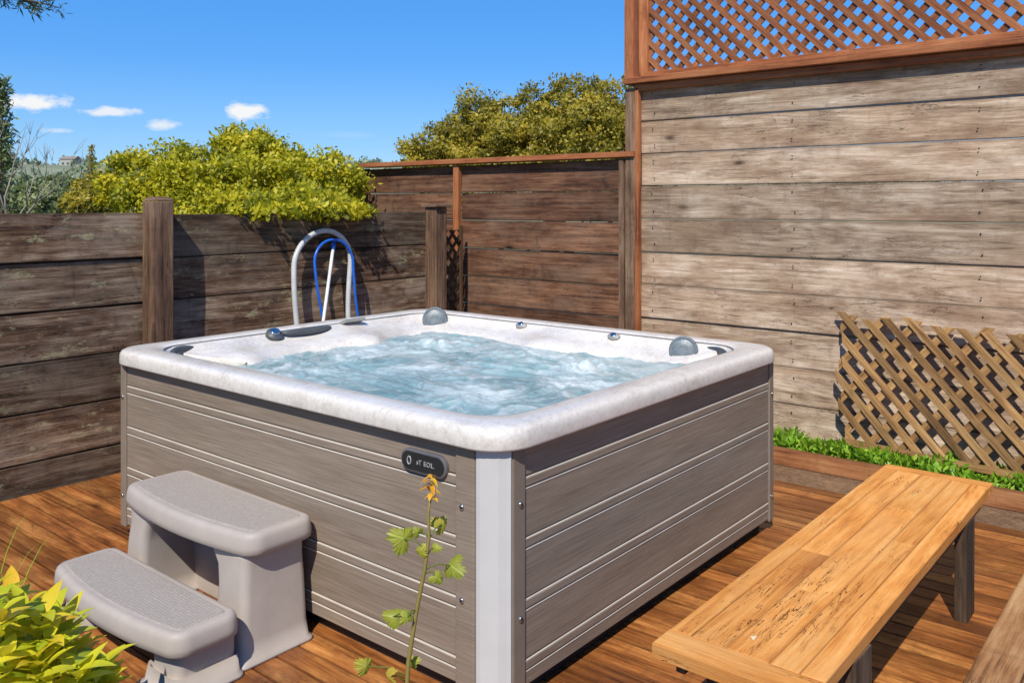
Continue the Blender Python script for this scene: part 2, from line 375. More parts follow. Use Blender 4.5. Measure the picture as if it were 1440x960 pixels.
# ------------------------------------------------------------------ right wall
wl=thing('privacy_wall','tall grey weathered plank wall topped with red lattice right of the tub','wall',(3.93,0,-.2))
mb=MB(); random.seed(21)
for i in range(11):
    z=2.60-.265*(i+.5)
    mb.box((3.94+random.uniform(-.008,.008),-.56,z),(.04,4.76,.260),jit=.004)
mb.build('board_panel',m_wall,wl,.005)
mb=MB(); mb.box((3.91,1.885,1.15),(.11,.09,2.9),jit=.002); mb.build('post',m_post,wl,.005)
mb=MB(); mb.box((3.875,1.82,1.15),(.05,.03,2.9)); mb.build('corner_trim',m_rail,wl,.004)
mb=MB(); mb.box((3.90,1.89,3.28),(.11,.085,1.3)); mb.build('upper_post',m_rail,wl,.005)
mb=MB(); mb.box((3.90,1.765,3.24),(.06,.09,1.10)); mb.build('lattice_stile',m_rail,wl,.004)
mb=MB(); mb.box((3.88,-.54,2.655),(.15,4.92,.05)); mb.box((3.875,-.52,2.60),(.05,4.7,.05)); mb.build('rail',m_rail,wl,.005)
mb=MB(); mb.box((3.90,-.54,3.80),(.12,4.92,.06)); mb.build('top_rail',m_rail,wl,.005)
mb=MB(); mb.box((3.86,-.57,2.698),(.05,4.6,.035)); mb.build('lattice_sill',m_rail,wl,.003)
mb=MB(); random.seed(2)
lattice(mb,-2.9,1.76,2.69,3.79,.093,.044,.012,lambda a,b_,h:(3.895-h,a,b_),1.0)
mb.build('lattice_screen',m_lat,wl)
mb=MB()
for i in range(10):
    z=2.60-.265*(i+.5)
    for yy in (1.70,.55,-.66,-1.9):
        for dz in (-.07,.07): mb.disc((3.9125,yy+random.uniform(-.015,.015),z+dz+random.uniform(-.01,.01)),(-1,0,0),.005,.006,8)
mb.build('nail_heads',m_black,wl)
# leaning lattice panel
random.seed(8)
t=thing('lattice_panel','brown wooden lattice panel leaning against the grey plank wall','lattice',(3.78,-.9,-.1))
ln=lambda a,b_,h:(3.80+(b_)*.09-h,a+.07*(b_-.5),b_+.02-.03*(.2-a))
mb=MB(); lattice(mb,-2.1,.19,.05,.89,.108,.046,.018,ln,1.12,.010,.035,1.4); mb.build('slats',m_lat2,t,.002)
mb=MB(); mb.beam(ln(-2.1,.04,.05),ln(.17,.04,.05),.045,.025,(-1,0,.09)); mb.build('bottom_rail',m_lat2,t,.002)
mb=MB(); mb.box((3.50,-.7,-.045),(.06,5.3,.11),jit=.003); tag(mb.build('edging_timber',m_timber,bevel=.005),'long low timber edging the strip of green plants at the wall','edging')
lb=thing('low_plank_step','low wooden plank step on the deck at the bottom right beyond the bench','step',(1.1,-1.36,DECK))
for yy in (-1.265,-1.415,-1.565):
    mb=MB(); mb.box((1.1,yy,.07),(3.6,.144,.04),jit=.002); mb.build('plank',m_plank,lb,.004)
for xx in (-.5,.6,1.7,2.7):
    mb=MB(); mb.box((xx,-1.415,-.006),(.06,.40,.108)); mb.build('bearer',m_bleg,lb,.003)
# ------------------------------------------------------------------ hot tub
U,V=2.23,2.60
tub=thing('hot_tub','large square hot tub with white marbled rim and grey siding full of foaming water','hot tub',(U/2,V/2,DECK))
mb=MB(); O=.045
x0,x1,y0,y1=-O,U+O,-O,V+O
prof=[(.06,.834,.12),(.008,.834,.15),(.002,.837,.155),(0,.843,.155),(.001,.876,.155),(.003,.890,.155),(.008,.901,.155),(.017,.908,.155),(.04,.912,.155),(.08,.914,.155),(.118,.913,.16),(.138,.909,.17),(.150,.900,.18),
      (.160,.882,.19),(.178,.858,.20),(.215,.840,.22),(.275,.822,.24),(.32,.797,.26),(.35,.755,.28),(.385,.69,.3),(.42,.55,.3),(.75,.46,.3),(.80,.20,.3)]
bumps=[('y1',.50,.10,.13),('y1',1.34,.10,.13),('y1',.92,-.05,.16),('y1',1.80,-.05,.16),('y1',.13,.09,.12),('y1',1.1,.12,.75),('x1',1.28,.09,.16),('x1',.75,-.04,.16),('x1',1.8,-.04,.16),('x1',1.3,.06,.8),('x0',1.3,.06,.15),('y0',1.1,.06,.15),('x1',.2,.08,.1)]
NR=13
loops=[]
for li,(d,z,r) in enumerate(prof):
    P=rr(x0+d,x1-d,y0+d,y1-d,r,12,44); L=[]
    k=0 if li<NR else min(1,(li-NR+1)/4)
    for (x,y) in P:
        zz=z
        if k:
            ox,oy=x,y
            for sd,c_,am,wd in bumps:
                if sd[0]=='y':
                    e=(y1-d) if sd=='y1' else (y0+d)
                    if abs(oy-e)>.02: continue
                    a=am*k*math.exp(-((ox-c_)/wd)**2); y+= -a if sd=='y1' else a
                    if am>0: zz+=a*.16
                else:
                    e=(x1-d) if sd=='x1' else (x0+d)
                    if abs(ox-e)>.02: continue
                    a=am*k*math.exp(-((oy-c_)/wd)**2); x+= -a if sd=='x1' else a
                    if am>0: zz+=a*.16
        L.append((x,y,min(zz,.897) if li>=NR else zz))
    loops.append(L)
mb.loft(loops,False,True,True)
shell=mb.build('shell',m_acr,tub)
mb=MB(); P=rr(x0+.150,x1-.150,y0+.150,y1-.150,.18,12,44); P.append(P[0]); 
mb.tube([(x,y,.9010) for x,y in P],.0042,6,caps=False); mb.build('rim_gasket',plain('gasket_grey',(.20,.195,.19),.5),tub)
def panel(ax,fixed,a0,a1,sgn):
    edges=[.0,.055,.092,.265,.302,.475,.512,.685,.722,.830]
    mb=MB(); c=(a0+a1)/2
    def bx(off,th,z0,z1,mi=0):
        if ax=='x': mb.box((fixed+sgn*(off-th/2),c,(z0+z1)/2),(th,a1-a0,z1-z0),rnd=0,mi=mi)
        else: mb.box((c,fixed+sgn*(off-th/2),(z0+z1)/2),(a1-a0,th,z1-z0),rnd=0,mi=mi)
    for i in range(len(edges)-1):
        nar=i%2==1
        bx(.003 if nar else 0,.02,edges[i]+.005,edges[i+1]-.005)
    for e in edges[1:-1]:  # thin pale strips, sunlit groove edges put into the colour
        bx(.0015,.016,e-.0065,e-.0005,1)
    bx(-.012,.008,.0,.828)
    return mb
panel('x',0,.20,V-.07,-1).build('side_panel',[m_pan,m_groove_lit],tub,.002)
panel('y',0,.13,U-.05,-1).build('side_panel',[m_pan,m_groove_lit],tub,.002)
panel('x',U,.07,V-.07,1).build('side_panel',[m_pan,m_groove_lit],tub,.002)
panel('y',V,.07,U-.07,1).build('side_panel',[m_pan,m_groove_lit],tub,.002)
def vbox(x0,x1,y0,y1,z0,z1,mat,name,bev=.006):
    mb=MB(); mb.box(((x0+x1)/2,(y0+y1)/2,(z0+z1)/2),(x1-x0,y1-y0,z1-z0),rnd=0); return mb.build(name,mat,tub,bev)
ZT=.832
vbox(-.008,.02,.108,.198,-.01,ZT,m_pan,'corner_trim')
vbox(.058,.128,-.008,.02,-.01,ZT,m_trim,'corner_trim')
vbox(-.008,.02,V-.068,V-.012,-.01,ZT,m_trim,'corner_trim')
vbox(U-.048,U+.006,-.008,.02,-.01,ZT,m_trim,'corner_trim')
mb=MB(); pts=[(-.006,.104),(-.009,.098),(-.009,.082),(.0,.052),(.018,.024),(.040,.004),(.050,-.007),(.055,-.004),(.06,.11)]
mb.loft([[(x,y,-.02) for x,y in pts],[(x,y,ZT) for x,y in pts]],True,True,False); o=mb.build('corner_column',m_col,tub,.006)
for cx,cy in ((U-.03,V-.03),(.03,V-.035),(U-.025,.03)):
    mb=MB(); mb.tube([(cx,cy,-.01),(cx,cy,ZT)],.034,16); mb.build('corner_column',m_trim,tub)
for (x,y,z,n) in ((-.008,.165,.62,(-1,0,0)),(-.008,.165,.30,(-1,0,0)),(.098,-.008,.64,(0,-1,0)),(.098,-.008,.25,(0,-1,0)),(-.008,V-.04,.66,(-1,0,0)),(-.008,V-.04,.15,(-1,0,0)),(U-.02,-.008,.66,(0,-1,0)),(U-.02,-.008,.12,(0,-1,0))):
    mb=MB(); mb.disc((x,y,z),n,.010,.006,16,prof=((0,1),(.7,1),(1,.6))); sc=mb.build('screw',m_chrome,tub)
    mb=MB(); mb.disc((x+n[0]*.005,y+n[1]*.005,z),n,.004,.002,8); mb.build('screw_socket',m_black,sc)
mb=MB(); mb.box((U/2,V/2,.01),(U-.10,V-.10,.14),rnd=0); mb.build('base',m_black,tub)
# badge
def stadium(c0,c1,z,h,n=12):
    r=h/2; P=[]
    for i in range(n+1): a=R(-90+180*i/n); P.append((c1-r+r*math.cos(a),z+r*math.sin(a)))
    for i in range(n+1): a=R(90+180*i/n); P.append((c0+r+r*math.cos(a),z+r*math.sin(a)))
    return P
def badge(y0,y1,z,h,xa,xb,ins):
    P=stadium(y0,y1,z,h); Q=stadium(y0+ins,y1-ins,z,h-2*ins)
    return [[(xa,y,zz) for y,zz in P],[(xb,y,zz) for y,zz in P],[(xb-ins*.5,y,zz) for y,zz in Q]]
BZ=.738
mb=MB(); mb.loft(badge(.232,.462,BZ,.082,0.0,-.014,.006),True,True,False); pl=mb.build('badge',m_ring,tub)
mb=MB(); mb.loft(badge(.241,.453,BZ,.064,-.012,-.0185,.001),True,True,False); pl2=mb.build('badge_face',m_plate,pl)
cu=bpy.data.curves.new('txt','FONT'); cu.body='sT EOL.'; cu.size=.024; cu.extrude=.001; cu.align_x='CENTER'; cu.align_y='CENTER'; cu.space_character=1.15
to=bpy.data.objects.new('txt',cu); COL.objects.link(to); bpy.context.view_layer.update()
me=bpy.data.meshes.new_from_object(to.evaluated_get(bpy.context.evaluated_depsgraph_get())); bpy.data.objects.remove(to)
m_let=plain('badge_letters',(.42,.41,.40),.4,.2)
me.materials.clear(); me.materials.append(m_let)
o=bpy.data.objects.new('badge_lettering',me); COL.objects.link(o); o.parent=pl
o.rotation_euler=(R(90),0,R(-90)); o.location=Vector((-.0205,.330,BZ))-WO[pl.name]
mb=MB(); n=28; mb.tube([(-.0195,.414+.009*math.cos(2*math.pi*i/n),BZ+.014*math.sin(2*math.pi*i/n)) for i in range(n+1)],.0024,6,caps=False); mb.build('badge_emblem',m_let,pl)
# pillows, jets, controls
def pillow(pts,r,ry,name,mat,par=tub):
    mb=MB(); pts=[Vector(p) for p in pts]; n=len(pts); loops=[]
    for i,p in enumerate(pts):
        d=(pts[min(i+1,n-1)]-pts[max(0,i-1)]).normalized(); s=Vector((0,0,1)).cross(d).normalized()
        k=math.sin(math.pi*(i+.25)/(n-.5))**.35
        loops.append([p+(s*math.cos(2*math.pi*j/14)*r+Vector((0,0,1))*math.sin(2*math.pi*j/14)*ry)*k for j in range(14)])
    mb.loft(loops,True,True); return mb.build(name,mat,par)
def arcpts(cx,cy,r,a0,a1,z,n=12): return [(cx+r*math.cos(R(a0+(a1-a0)*i/n)),cy+r*math.sin(R(a0+(a1-a0)*i/n)),z) for i in range(n+1)]
pillow(arcpts(.36,2.24,.235,95,172,.878),.022,.028,'headrest',m_dgrey)
pillow(arcpts(1.88,.36,.235,-80,-10,.876),.014,.022,'headrest',m_dgrey)
pillow(arcpts(1.09,3.02,.60,-109,-75,.896),.028,.022,'headrest',m_dgrey)
def jet(p,n,r,name='jet_cover',ry=None):
    mb=MB(); mb.disc(p,n,r,.03,32,ry=ry,prof=((-.8,.95),(.2,1),(.7,.98),(1,.9),(1,.84),(.8,.82))); j=mb.build(name,m_speak,tub)
    mb=MB(); mb.disc(Vector(p),n,r*.82,.026,24,ry=(ry or r)*.82,prof=((.2,1),(.85,1),(1,.9),(1.15,.4))); mb.build('grille',m_speak,j)
jet((2.05,2.32,.868),(-.75,-.6,.25),.088)
jet((2.06,.43,.858),(-.9,-.35,.25),.080)
for p in ((2.097,1.60,.888),(2.097,.905,.885)):
    mb=MB(); mb.disc(p,(-.6,-.1,.8),.040,.014,24,ry=.024,prof=((-.6,1),(.3,1),(.6,.95),(.62,.8),(.9,.75),(1,.5))); k=mb.build('air_valve',plain('valve_grey',(.3,.29,.28),.4),tub)
    mb=MB(); mb.disc(Vector(p)+Vector((-.006,0,.010)),(-.6,-.1,.8),.018,.008,16); mb.build('valve_cap',m_chrome,k)
mb=MB(); mb.disc((.84,2.45,.893),(-.1,-.5,.85),.048,.026,28,prof=((-.5,1),(.4,1),(.6,.95),(.6,.7),(1,.66),(1.05,.5))); k=mb.build('diverter_knob',m_dgrey,tub)
mb=MB(); mb.disc((.84,2.44,.914),(-.1,-.5,.85),.030,.008,16); mb.build('knob_cap',m_chrome,k)
mb=MB(); mb.box((1.44,2.47,.908),(.17,.09,.020),Matrix.Rotation(R(-22),3,'X')); k=mb.build('control_panel',plain('panel_grey',(.40,.39,.36),.3,.4),tub,.008)
mb=MB(); mb.box((1.44,2.465,.919),(.08,.045,.006),Matrix.Rotation(R(-22),3,'X')); mb.build('display',m_dgrey,k,.002)
# water
def watermat():
    m,t,b=newmat('foaming_water')
    oc=N(t,'ShaderNodeTexCoord').outputs['Object']
    fa=N(t,'ShaderNodeAttribute',attribute_name='foam').outputs['Fac']
    ww=VM(t,'ADD',oc,MAPP(t,N(t,'ShaderNodeTexNoise',{'Vector':oc,'Scale':2.2,'Detail':5.}).outputs['Color'],(1.1,1.1,.1)))
    n=NOI(t,ww,2.8,9,.62,1.4); k=NOI(t,ww,19.,7,.72,1.)
    v=M(t,'ADD',M(t,'ADD',M(t,'MULTIPLY',n,.95),M(t,'MULTIPLY',k,.27)),M(t,'MULTIPLY',fa,.22))
    f=RMAP(t,v,.58,1.04)
    base=MIX(t,RMAP(t,NOI(t,oc,2.2,3),.35,.65),(.15,.265,.275),(.27,.40,.405))
    col=MIX(t,f,base,(.82,.83,.81))
    lk(t,col,b.inputs['Base Color'])
    lk(t,M(t,'ADD',.05,M(t,'MULTIPLY',f,.35)),b.inputs['Roughness'])
    b.inputs['IOR'].default_value=1.33; b.inputs['Specular IOR Level'].default_value=.5
    bump(t,b,M(t,'ADD',n,M(t,'MULTIPLY',k,.30)),.35,.03); return m
nx,ny=200,230; gx0,gx1,gy0,gy1=.10,U-.10,.10,V-.10
mounds=[(1.60,1.85,.028,.28),(1.50,.70,.055,.11),(1.60,.75,.022,.24),(.75,.72,.018,.24),(.55,1.80,.018,.26),(1.0,1.3,.012,.3),(1.65,1.2,.022,.25),(1.1,1.9,.014,.25),(1.15,.5,.018,.2)]
vs=[];fo=[]
for j in range(ny):
    for i in range(nx):
        x=gx0+(gx1-gx0)*i/(nx-1); y=gy0+(gy1-gy0)*j/(ny-1)
        wv=Vector((x,y,0)); w2=noise.noise_vector(wv*2.1)*.35
        p=wv+w2
        h=.015*noise.noise(p*3.2)+.017*(.5-abs(noise.noise(Vector((p.x*5,p.y*3.8,3)))*1.6))+.006*(.5-abs(noise.noise(Vector((p.x*13,p.y*9,9)))*1.6))+.002*noise.noise(p*34)
        f=0
        for mx,my,a,r in mounds:
            g=math.exp(-((x-mx)**2+(y-my)**2)/(r*r)); f=max(f,g); h+=a*g*(.25+1.3*abs(noise.noise(Vector((x*8,y*8,5))))+.6*abs(noise.noise(Vector((x*22,y*22,2)))))
        vs.append((x-U/2,y-V/2,h)); fo.append(f*.6+max(0,h)*10)
fs=[]
for j in range(ny-1):
    for i in range(nx-1):
        a=j*nx+i; x,y,_=vs[a]
        hx,hy,r=U/2-.13,V/2-.13,.2
        qx=max(abs(x)-(hx-r),0); qy=max(abs(y)-(hy-r),0)
        if math.hypot(qx,qy)<=r: fs.append((a,a+1,a+nx+1,a+nx))
me=bpy.data.meshes.new('water'); me.from_pydata(vs,[],fs); me.polygons.foreach_set('use_smooth',[True]*len(fs))
at=me.attributes.new('foam','FLOAT','POINT'); at.data.foreach_set('value',np.array(fo,dtype='f')); me.materials.append(watermat())
o=bpy.data.objects.new('water',me); COL.objects.link(o); o.location=(U/2,V/2,.799); tag(o,kind='structure')
# ------------------------------------------------------------------ steps
st=thing('spa_steps','grey plastic two tread spa steps standing against the left side of the hot tub','steps',(-.35,1.4,DECK))
def tread(ub,uf,v0,v1,z,bul,th=.085):
    def loop(ins,zz):
        P=rr(uf+ins,ub-ins,v0+ins,v1-ins,max(.02,.06-ins),8,14); out=[]
        for x,y in P:
            k=(ub-ins-x)/(ub-uf-2*ins); q=(y-(v0+v1)/2)/((v1-v0)/2)
            out.append((x-bul*(1-q*q)*k,y,zz))
        return out
    mb=MB(); mb.loft([loop(.03,z-th-.002),loop(.012,z-th),loop(.002,z-th+.008),loop(0,z-th+.03),loop(.004,z-.022),loop(.010,z-.008),loop(.02,z-.001),loop(.03,z)],True,True); 
    t_=mb.build('tread',m_step,st)
    mb=MB(); mb.loft([loop(.045,z-.004),loop(.045,z+.002),loop(.048,z+.0035)],True,True,False); mb.build('grip_pad',m_grip,t_)
tread(-.025,-.33,.93,1.91,.425,.055); tread(-.385,-.65,.89,1.87,.185,.055)
def pillar(u0,u1,v0,v1,ztop,fl_=.03,arch=0,side=1):
    mb=MB(); L=[]
    for k,z,a in ((fl_*1.6,DECK,0),(fl_*1.6,DECK+.012,0),(fl_,DECK+.016,0),(fl_*.6,DECK+.08,0),(fl_*.25,ztop-.16,0),(.0,ztop-.09,.25),(.0,ztop-.04,.6),(0,ztop,1.)):
        lo=v0-k-(arch*a if side<0 else 0); hi=v1+k+(arch*a if side>0 else 0)
        L.append([(x,y,z) for x,y in rr(u0-k,u1+k*.3,lo,hi,.035,6,3)])
    mb.loft(L,True,True); mb.build('support',m_step,st)
pillar(-.33,-.05,.975,1.15,.36,.03,.10,1); pillar(-.33,-.05,1.73,1.86,.36,.03,.10,-1)
pillar(-.62,-.38,.94,1.12,.11,.025); pillar(-.62,-.38,1.72,1.83,.11,.025)
mb=MB(); mb.box((-.085,1.44,.14),(.03,.64,.40)); mb.build('riser',m_step,st,.006)
mb=MB(); mb.box((-.45,1.41,.02),(.03,.66,.15)); mb.build('riser',m_step,st,.006)
# ------------------------------------------------------------------ bench
bn=thing('wooden_bench','long orange cedar bench with framed plank top on the deck right of the tub','bench',(1.1,-.8,DECK))
bz=.39; random.seed(31)
mb=MB(); bx0,bx1,by0,by1=.0,2.25,-1.04,-.575; th=.042
mb.box((bx0+.055,(by0+by1)/2,bz-th/2),(.11,by1-by0,th),rnd=.11,jit=.001)
mb.box((bx1-.04,(by0+by1)/2,bz-th/2),(.08,by1-by0,th),rnd=.57,jit=.001)
mb.box(((bx0+bx1)/2+.015,by1-.035,bz-th/2),(bx1-bx0-.192,.069,th),rnd=.83,jit=.001)
mb.box(((bx0+bx1)/2+.015,by0+.035,bz-th/2),(bx1-bx0-.192,.069,th),rnd=.29,jit=.001)
mb.build('top_frame',m_bench,bn,.003)
mb=MB(); y=by0+.0705
for w,cuts in ((.085,(1.25,)),(.13,(.62,1.62)),(.109,(.95,))):
    xs=[bx0+.1105]+list(cuts)+[bx1-.081]
    for xa,xb in zip(xs[:-1],xs[1:]):
        mb.box(((xa+xb)/2,y+w/2,bz-th/2-.0005+random.uniform(-.0006,.0006)),(xb-xa-.0008,w-.0008,th),jit=.0004)
    y+=w
mb.build('top_planks',m_bench,bn,.0012)
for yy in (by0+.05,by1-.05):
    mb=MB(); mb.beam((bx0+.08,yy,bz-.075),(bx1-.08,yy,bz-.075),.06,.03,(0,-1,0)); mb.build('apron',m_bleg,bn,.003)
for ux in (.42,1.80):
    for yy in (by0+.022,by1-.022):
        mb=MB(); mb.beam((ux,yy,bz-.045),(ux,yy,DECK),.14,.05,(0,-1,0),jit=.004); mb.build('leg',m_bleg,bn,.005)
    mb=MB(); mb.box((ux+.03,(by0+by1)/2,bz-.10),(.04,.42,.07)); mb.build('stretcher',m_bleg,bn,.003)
mb=MB(); pz=bz+.002
P=[(.195,-.80,pz),(.228,-.797,pz+.001),(.205,-.785,pz+.004)]
mb.v+= [Vector(p) for p in P]; mb.face((0,1,2))
tag(mb.build('fallen_petal',plain('pale_petal',(.72,.58,.38),.6)),'small pale fallen petal lying on the near end of the bench','petal')
# ------------------------------------------------------------------ hoses and pole by the fence
def hoseloop(cx,cy,zt,w,h,z0,r,lean,mat,name,label,ribs=False,n=90,skew=0.):
    pts=[];rad=[]
    for i in range(n+1):
        s=i/n
        Ls=h-w/2; tot=2*Ls+math.pi*w/2; d=s*tot
        if d<Ls: x=-w/2; z=z0+d
        elif d<Ls+math.pi*w/2: a=math.pi-(d-Ls)/(w/2); x=math.cos(a)*w/2; z=z0+Ls+math.sin(a)*w/2
        else: x=w/2; z=z0+Ls-(d-Ls-math.pi*w/2)
        bend=.02*math.sin(z*5+x*3)+skew*(z-zt)
        pts.append((cx+x+bend,cy+lean*(z-z0),z)); rad.append(r*(1+(.10 if ribs and i%2 else 0)))
    mb=MB(); mb.tube(pts,rad,10); return tag(mb.build(name,mat),label,'hose')
m_hgrey=plain('hose_grey',(.52,.53,.52),.35,var=.1); m_blue=plain('hose_blue',(.012,.12,.55),.3); m_white=plain('pole_white',(.72,.73,.72),.3)
hoseloop(2.12,3.50,1.45,.52,1.49,DECK+.02,.020,.08,m_hgrey,'vacuum_hose','thick pale grey pool hose arched against the left fence',True,260,.05)
hoseloop(2.17,3.46,1.40,.36,1.42,DECK+.02,.011,.085,m_blue,'garden_hose','thin blue hose looped inside the grey hose arch',skew=-.10)
mb=MB(); mb.tube([(1.66,3.22,DECK),(2.20,3.60,1.30)],.013,10); pole=mb.build('skimmer_pole',m_white); tag(pole,'thin white pole leaning on the fence inside the hose arch','pole')
mb=MB(); mb.tube([(2.20,3.60,1.30),(2.222,3.617,1.36)],.018,10); mb.build('grip',m_blue,pole)
# ------------------------------------------------------------------ foliage
def rndunit(n):
    v=np.random.normal(size=(n,3)); return v/np.linalg.norm(v,axis=1)[:,None]
def leafmesh(name,pos,size,mat,parent=None,up=.3,asp=.5,rn=None,outn=None,kind=None,origin=None):
    n=len(pos); d=rndunit(n); d[:,2]+=up; d/=np.linalg.norm(d,axis=1)[:,None]
    nn=rndunit(n)
    if outn is not None: nn=nn*.7+outn
    sd=np.cross(d,nn); sd/=np.linalg.norm(sd,axis=1)[:,None]+1e-9
    up_=np.cross(sd,d)
    s=(size*np.random.uniform(.6,1.3,n))[:,None] if np.isscalar(size) else size[:,None]
    a=pos; b_=pos+d*s*.5+sd*s*asp*.5; c=pos+d*s-up_*s*.15; e=pos+d*s*.5-sd*s*asp*.5
    co=np.stack([a,b_,c,e],1).reshape(-1,3)
    o0=np.array(origin) if origin is not None else np.array([co[:,0].mean(),co[:,1].mean(),co[:,2].min()])
    me=bpy.data.meshes.new(name); me.vertices.add(4*n); me.vertices.foreach_set('co',(co-o0).ravel())
    me.loops.add(4*n); me.loops.foreach_set('vertex_index',np.arange(4*n)); me.polygons.add(n)
    me.polygons.foreach_set('loop_start',np.arange(n)*4); me.polygons.foreach_set('loop_total',np.full(n,4))
    at=me.attributes.new('rnd','FLOAT','FACE'); at.data.foreach_set('value',(np.random.rand(n) if rn is None else rn).astype('f'))
    me.materials.append(mat); me.update(); me.validate()
    o=bpy.data.objects.new(name,me); COL.objects.link(o); WO[o.name]=Vector(o0)
    o.location=Vector(o0)-(WO[parent.name] if parent else Vector((0,0,0))); o.parent=parent
    return o
def crown(c,rad,ncl,per,csize,fill=.35,flat=.75):
    c=np.array(c); rad=np.array(rad); d=rndunit(ncl); d[:,2]=np.where(d[:,2]<-.3,-d[:,2]*.5,d[:,2])
    k=np.where(np.random.rand(ncl)<fill,np.random.uniform(.4,.85,ncl),np.random.uniform(.84,1.08,ncl))
    for i in range(ncl): k[i]*=1+.2*noise.noise(Vector(d[i]*2.4)+Vector(c*.1))
    cc=c+d*rad*k[:,None]; P=[];Q=[];Z=[]
    for i in range(ncl):
        m=int(per*np.random.uniform(.5,1.4)); cs=csize*np.random.uniform(.5,1.35)
        q=rndunit(m)*(np.random.rand(m)**.45)[:,None]*np.array([1,1,flat])*cs
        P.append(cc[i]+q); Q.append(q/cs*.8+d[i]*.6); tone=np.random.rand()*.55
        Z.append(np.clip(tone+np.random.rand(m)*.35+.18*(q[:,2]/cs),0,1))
    return np.concatenate(P),np.concatenate(Q),np.concatenate(Z)
def limbs(mb,base,top,r0,n,spread,rnd=0):
    base=Vector(base);top=Vector(top)
    mb.tube([base,base.lerp(top,.35)+Vector((.04,.02,0)),base.lerp(top,.7),top],[r0,r0*.8,r0*.55,r0*.2],8,rnd)
    for i in range(n):
        s=base.lerp(top,random.uniform(.15,.75)); a=random.uniform(0,6.28); L=spread*random.uniform(.6,1.)
        e=s+Vector((math.cos(a)*L,math.sin(a)*L,random.uniform(.2,.7)*L)); mid=s.lerp(e,.5)+Vector((0,0,-.05*L))
        mb.tube([s,mid,e],[r0*.4,r0*.25,r0*.08],6,rnd)
        for _ in range(2):
            f=mid+Vector([random.uniform(-.4,.4)*L,random.uniform(-.4,.4)*L,random.uniform(.1,.5)*L]); mb.tube([mid,f],[r0*.2,r0*.05],5,rnd)
m_bark=plain('bark',(.10,.075,.055),.9,var=.3,bs=.6,bsc=20)
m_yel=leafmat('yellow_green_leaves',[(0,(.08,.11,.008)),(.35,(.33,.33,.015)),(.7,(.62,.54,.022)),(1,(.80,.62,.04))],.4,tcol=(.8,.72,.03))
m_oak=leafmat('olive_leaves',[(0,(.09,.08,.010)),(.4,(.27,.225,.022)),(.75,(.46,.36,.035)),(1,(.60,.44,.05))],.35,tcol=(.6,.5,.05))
m_gry=leafmat('grey_green_leaves',[(0,(.12,.15,.06)),(.5,(.28,.31,.14)),(1,(.44,.44,.23))],.3)
m_haz=leafmat('hazy_green_leaves',[(0,(.09,.12,.05)),(.5,(.17,.21,.085)),(1,(.28,.31,.13))],.2)
m_far=leafmat('haze_tinted_leaves',[(0,(.12,.16,.10)),(.5,(.19,.24,.14)),(1,(.30,.33,.18))],.1)  # distance haze painted into the pale bluish leaf colours
m_drk=leafmat('dark_green_leaves',[(0,(.02,.035,.018)),(.5,(.05,.075,.035)),(1,(.10,.13,.055))],.2)
m_gc=leafmat('bright_green_leaves',[(0,(.06,.14,.01)),(.5,(.18,.38,.02)),(1,(.38,.58,.05))],.35)
def bush(name,label,cat,parts,base,mat,lsize,trunk,group=None,asp=.55):
    t_=thing(name,label,cat,base,group); P=[];Q=[];Z=[]
    for (c,rad,ncl,per,cs) in parts:
        a,b_,z=crown(c,rad,ncl,per,cs); P.append(a);Q.append(b_);Z.append(z)
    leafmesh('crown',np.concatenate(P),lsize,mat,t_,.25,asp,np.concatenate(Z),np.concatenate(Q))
    mb=MB(); limbs(mb,base,trunk[0],trunk[1],trunk[2],trunk[3]); mb.build('trunk',m_bark,t_)
    return t_
random.seed(11)
def G(px,py,Z,zz=-.3):
    w=W(px,py,Z); return (w.x,w.y,zz)
c=W(340,262,8.9)
bush('leafy_shrub','large rounded yellow green shrub rising above the low left fence','shrub',
  [(tuple(c),(.92,.92,.44),170,130,.17),(tuple(W(210,275,8.6)),(.46,.46,.36),80,120,.14),(tuple(W(450,268,8.7)),(.42,.42,.34),80,120,.14),(tuple(W(345,212,8.9)),(.36,.36,.24),44,110,.11),(tuple(W(180,232,8.7)),(.22,.22,.16),16,90,.09),(tuple(W(310,330,8.6)),(1.0,1.0,.6),90,110,.22),
   (tuple(W(400,301,6.62)),(.40,.16,.05),34,70,.07),(tuple(W(470,300,7.0)),(.34,.16,.05),26,70,.07),(tuple(W(400,292,7.4)),(.6,.6,.14),60,90,.12)],
  G(340,262,8.9),m_yel,.050,((c.x,c.y,1.9),.08,14,.8))
c=W(775,215,14.5)
bush('oak_tree','broad olive green tree standing behind the dark rear fence','tree',
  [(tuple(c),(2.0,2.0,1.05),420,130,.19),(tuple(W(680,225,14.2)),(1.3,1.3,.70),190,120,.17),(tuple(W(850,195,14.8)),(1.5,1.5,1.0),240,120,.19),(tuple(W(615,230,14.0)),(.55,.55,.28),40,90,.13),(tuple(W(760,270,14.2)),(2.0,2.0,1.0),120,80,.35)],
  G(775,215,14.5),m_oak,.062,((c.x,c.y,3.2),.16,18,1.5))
for (px,py,Z,rx,rz,ls,mt,lab,nm) in ((50,286,22,.9,.40,.12,m_gry,'pale grey green shrub far beyond the fence at the left','shrub'),
        (122,288,17,.4,.24,.10,m_oak,'darker round shrub beyond the fence just left of the yellow shrub','shrub'),
        (8,280,26,.7,.55,.14,m_haz,'tall loose shrub at the far left edge beyond the fence','shrub'),
        (150,270,30,.9,.55,.15,m_oak,'olive shrub on the slope behind the yellow shrub','shrub'),
        (88,272,36,1.3,.6,.16,m_haz,'dull green shrub below the distant ridge','shrub')):
    c=W(px,py,Z); bush('shrub',lab,nm,[(tuple(c),(rx,rx,rz),90,70,rx*.22),((c.x,c.y,c.z-rz),(rx*.9,rx*.9,rz),50,60,rx*.25)],G(px,py,Z),mt,ls,((c.x,c.y,c.z),.06,8,rx*.6))
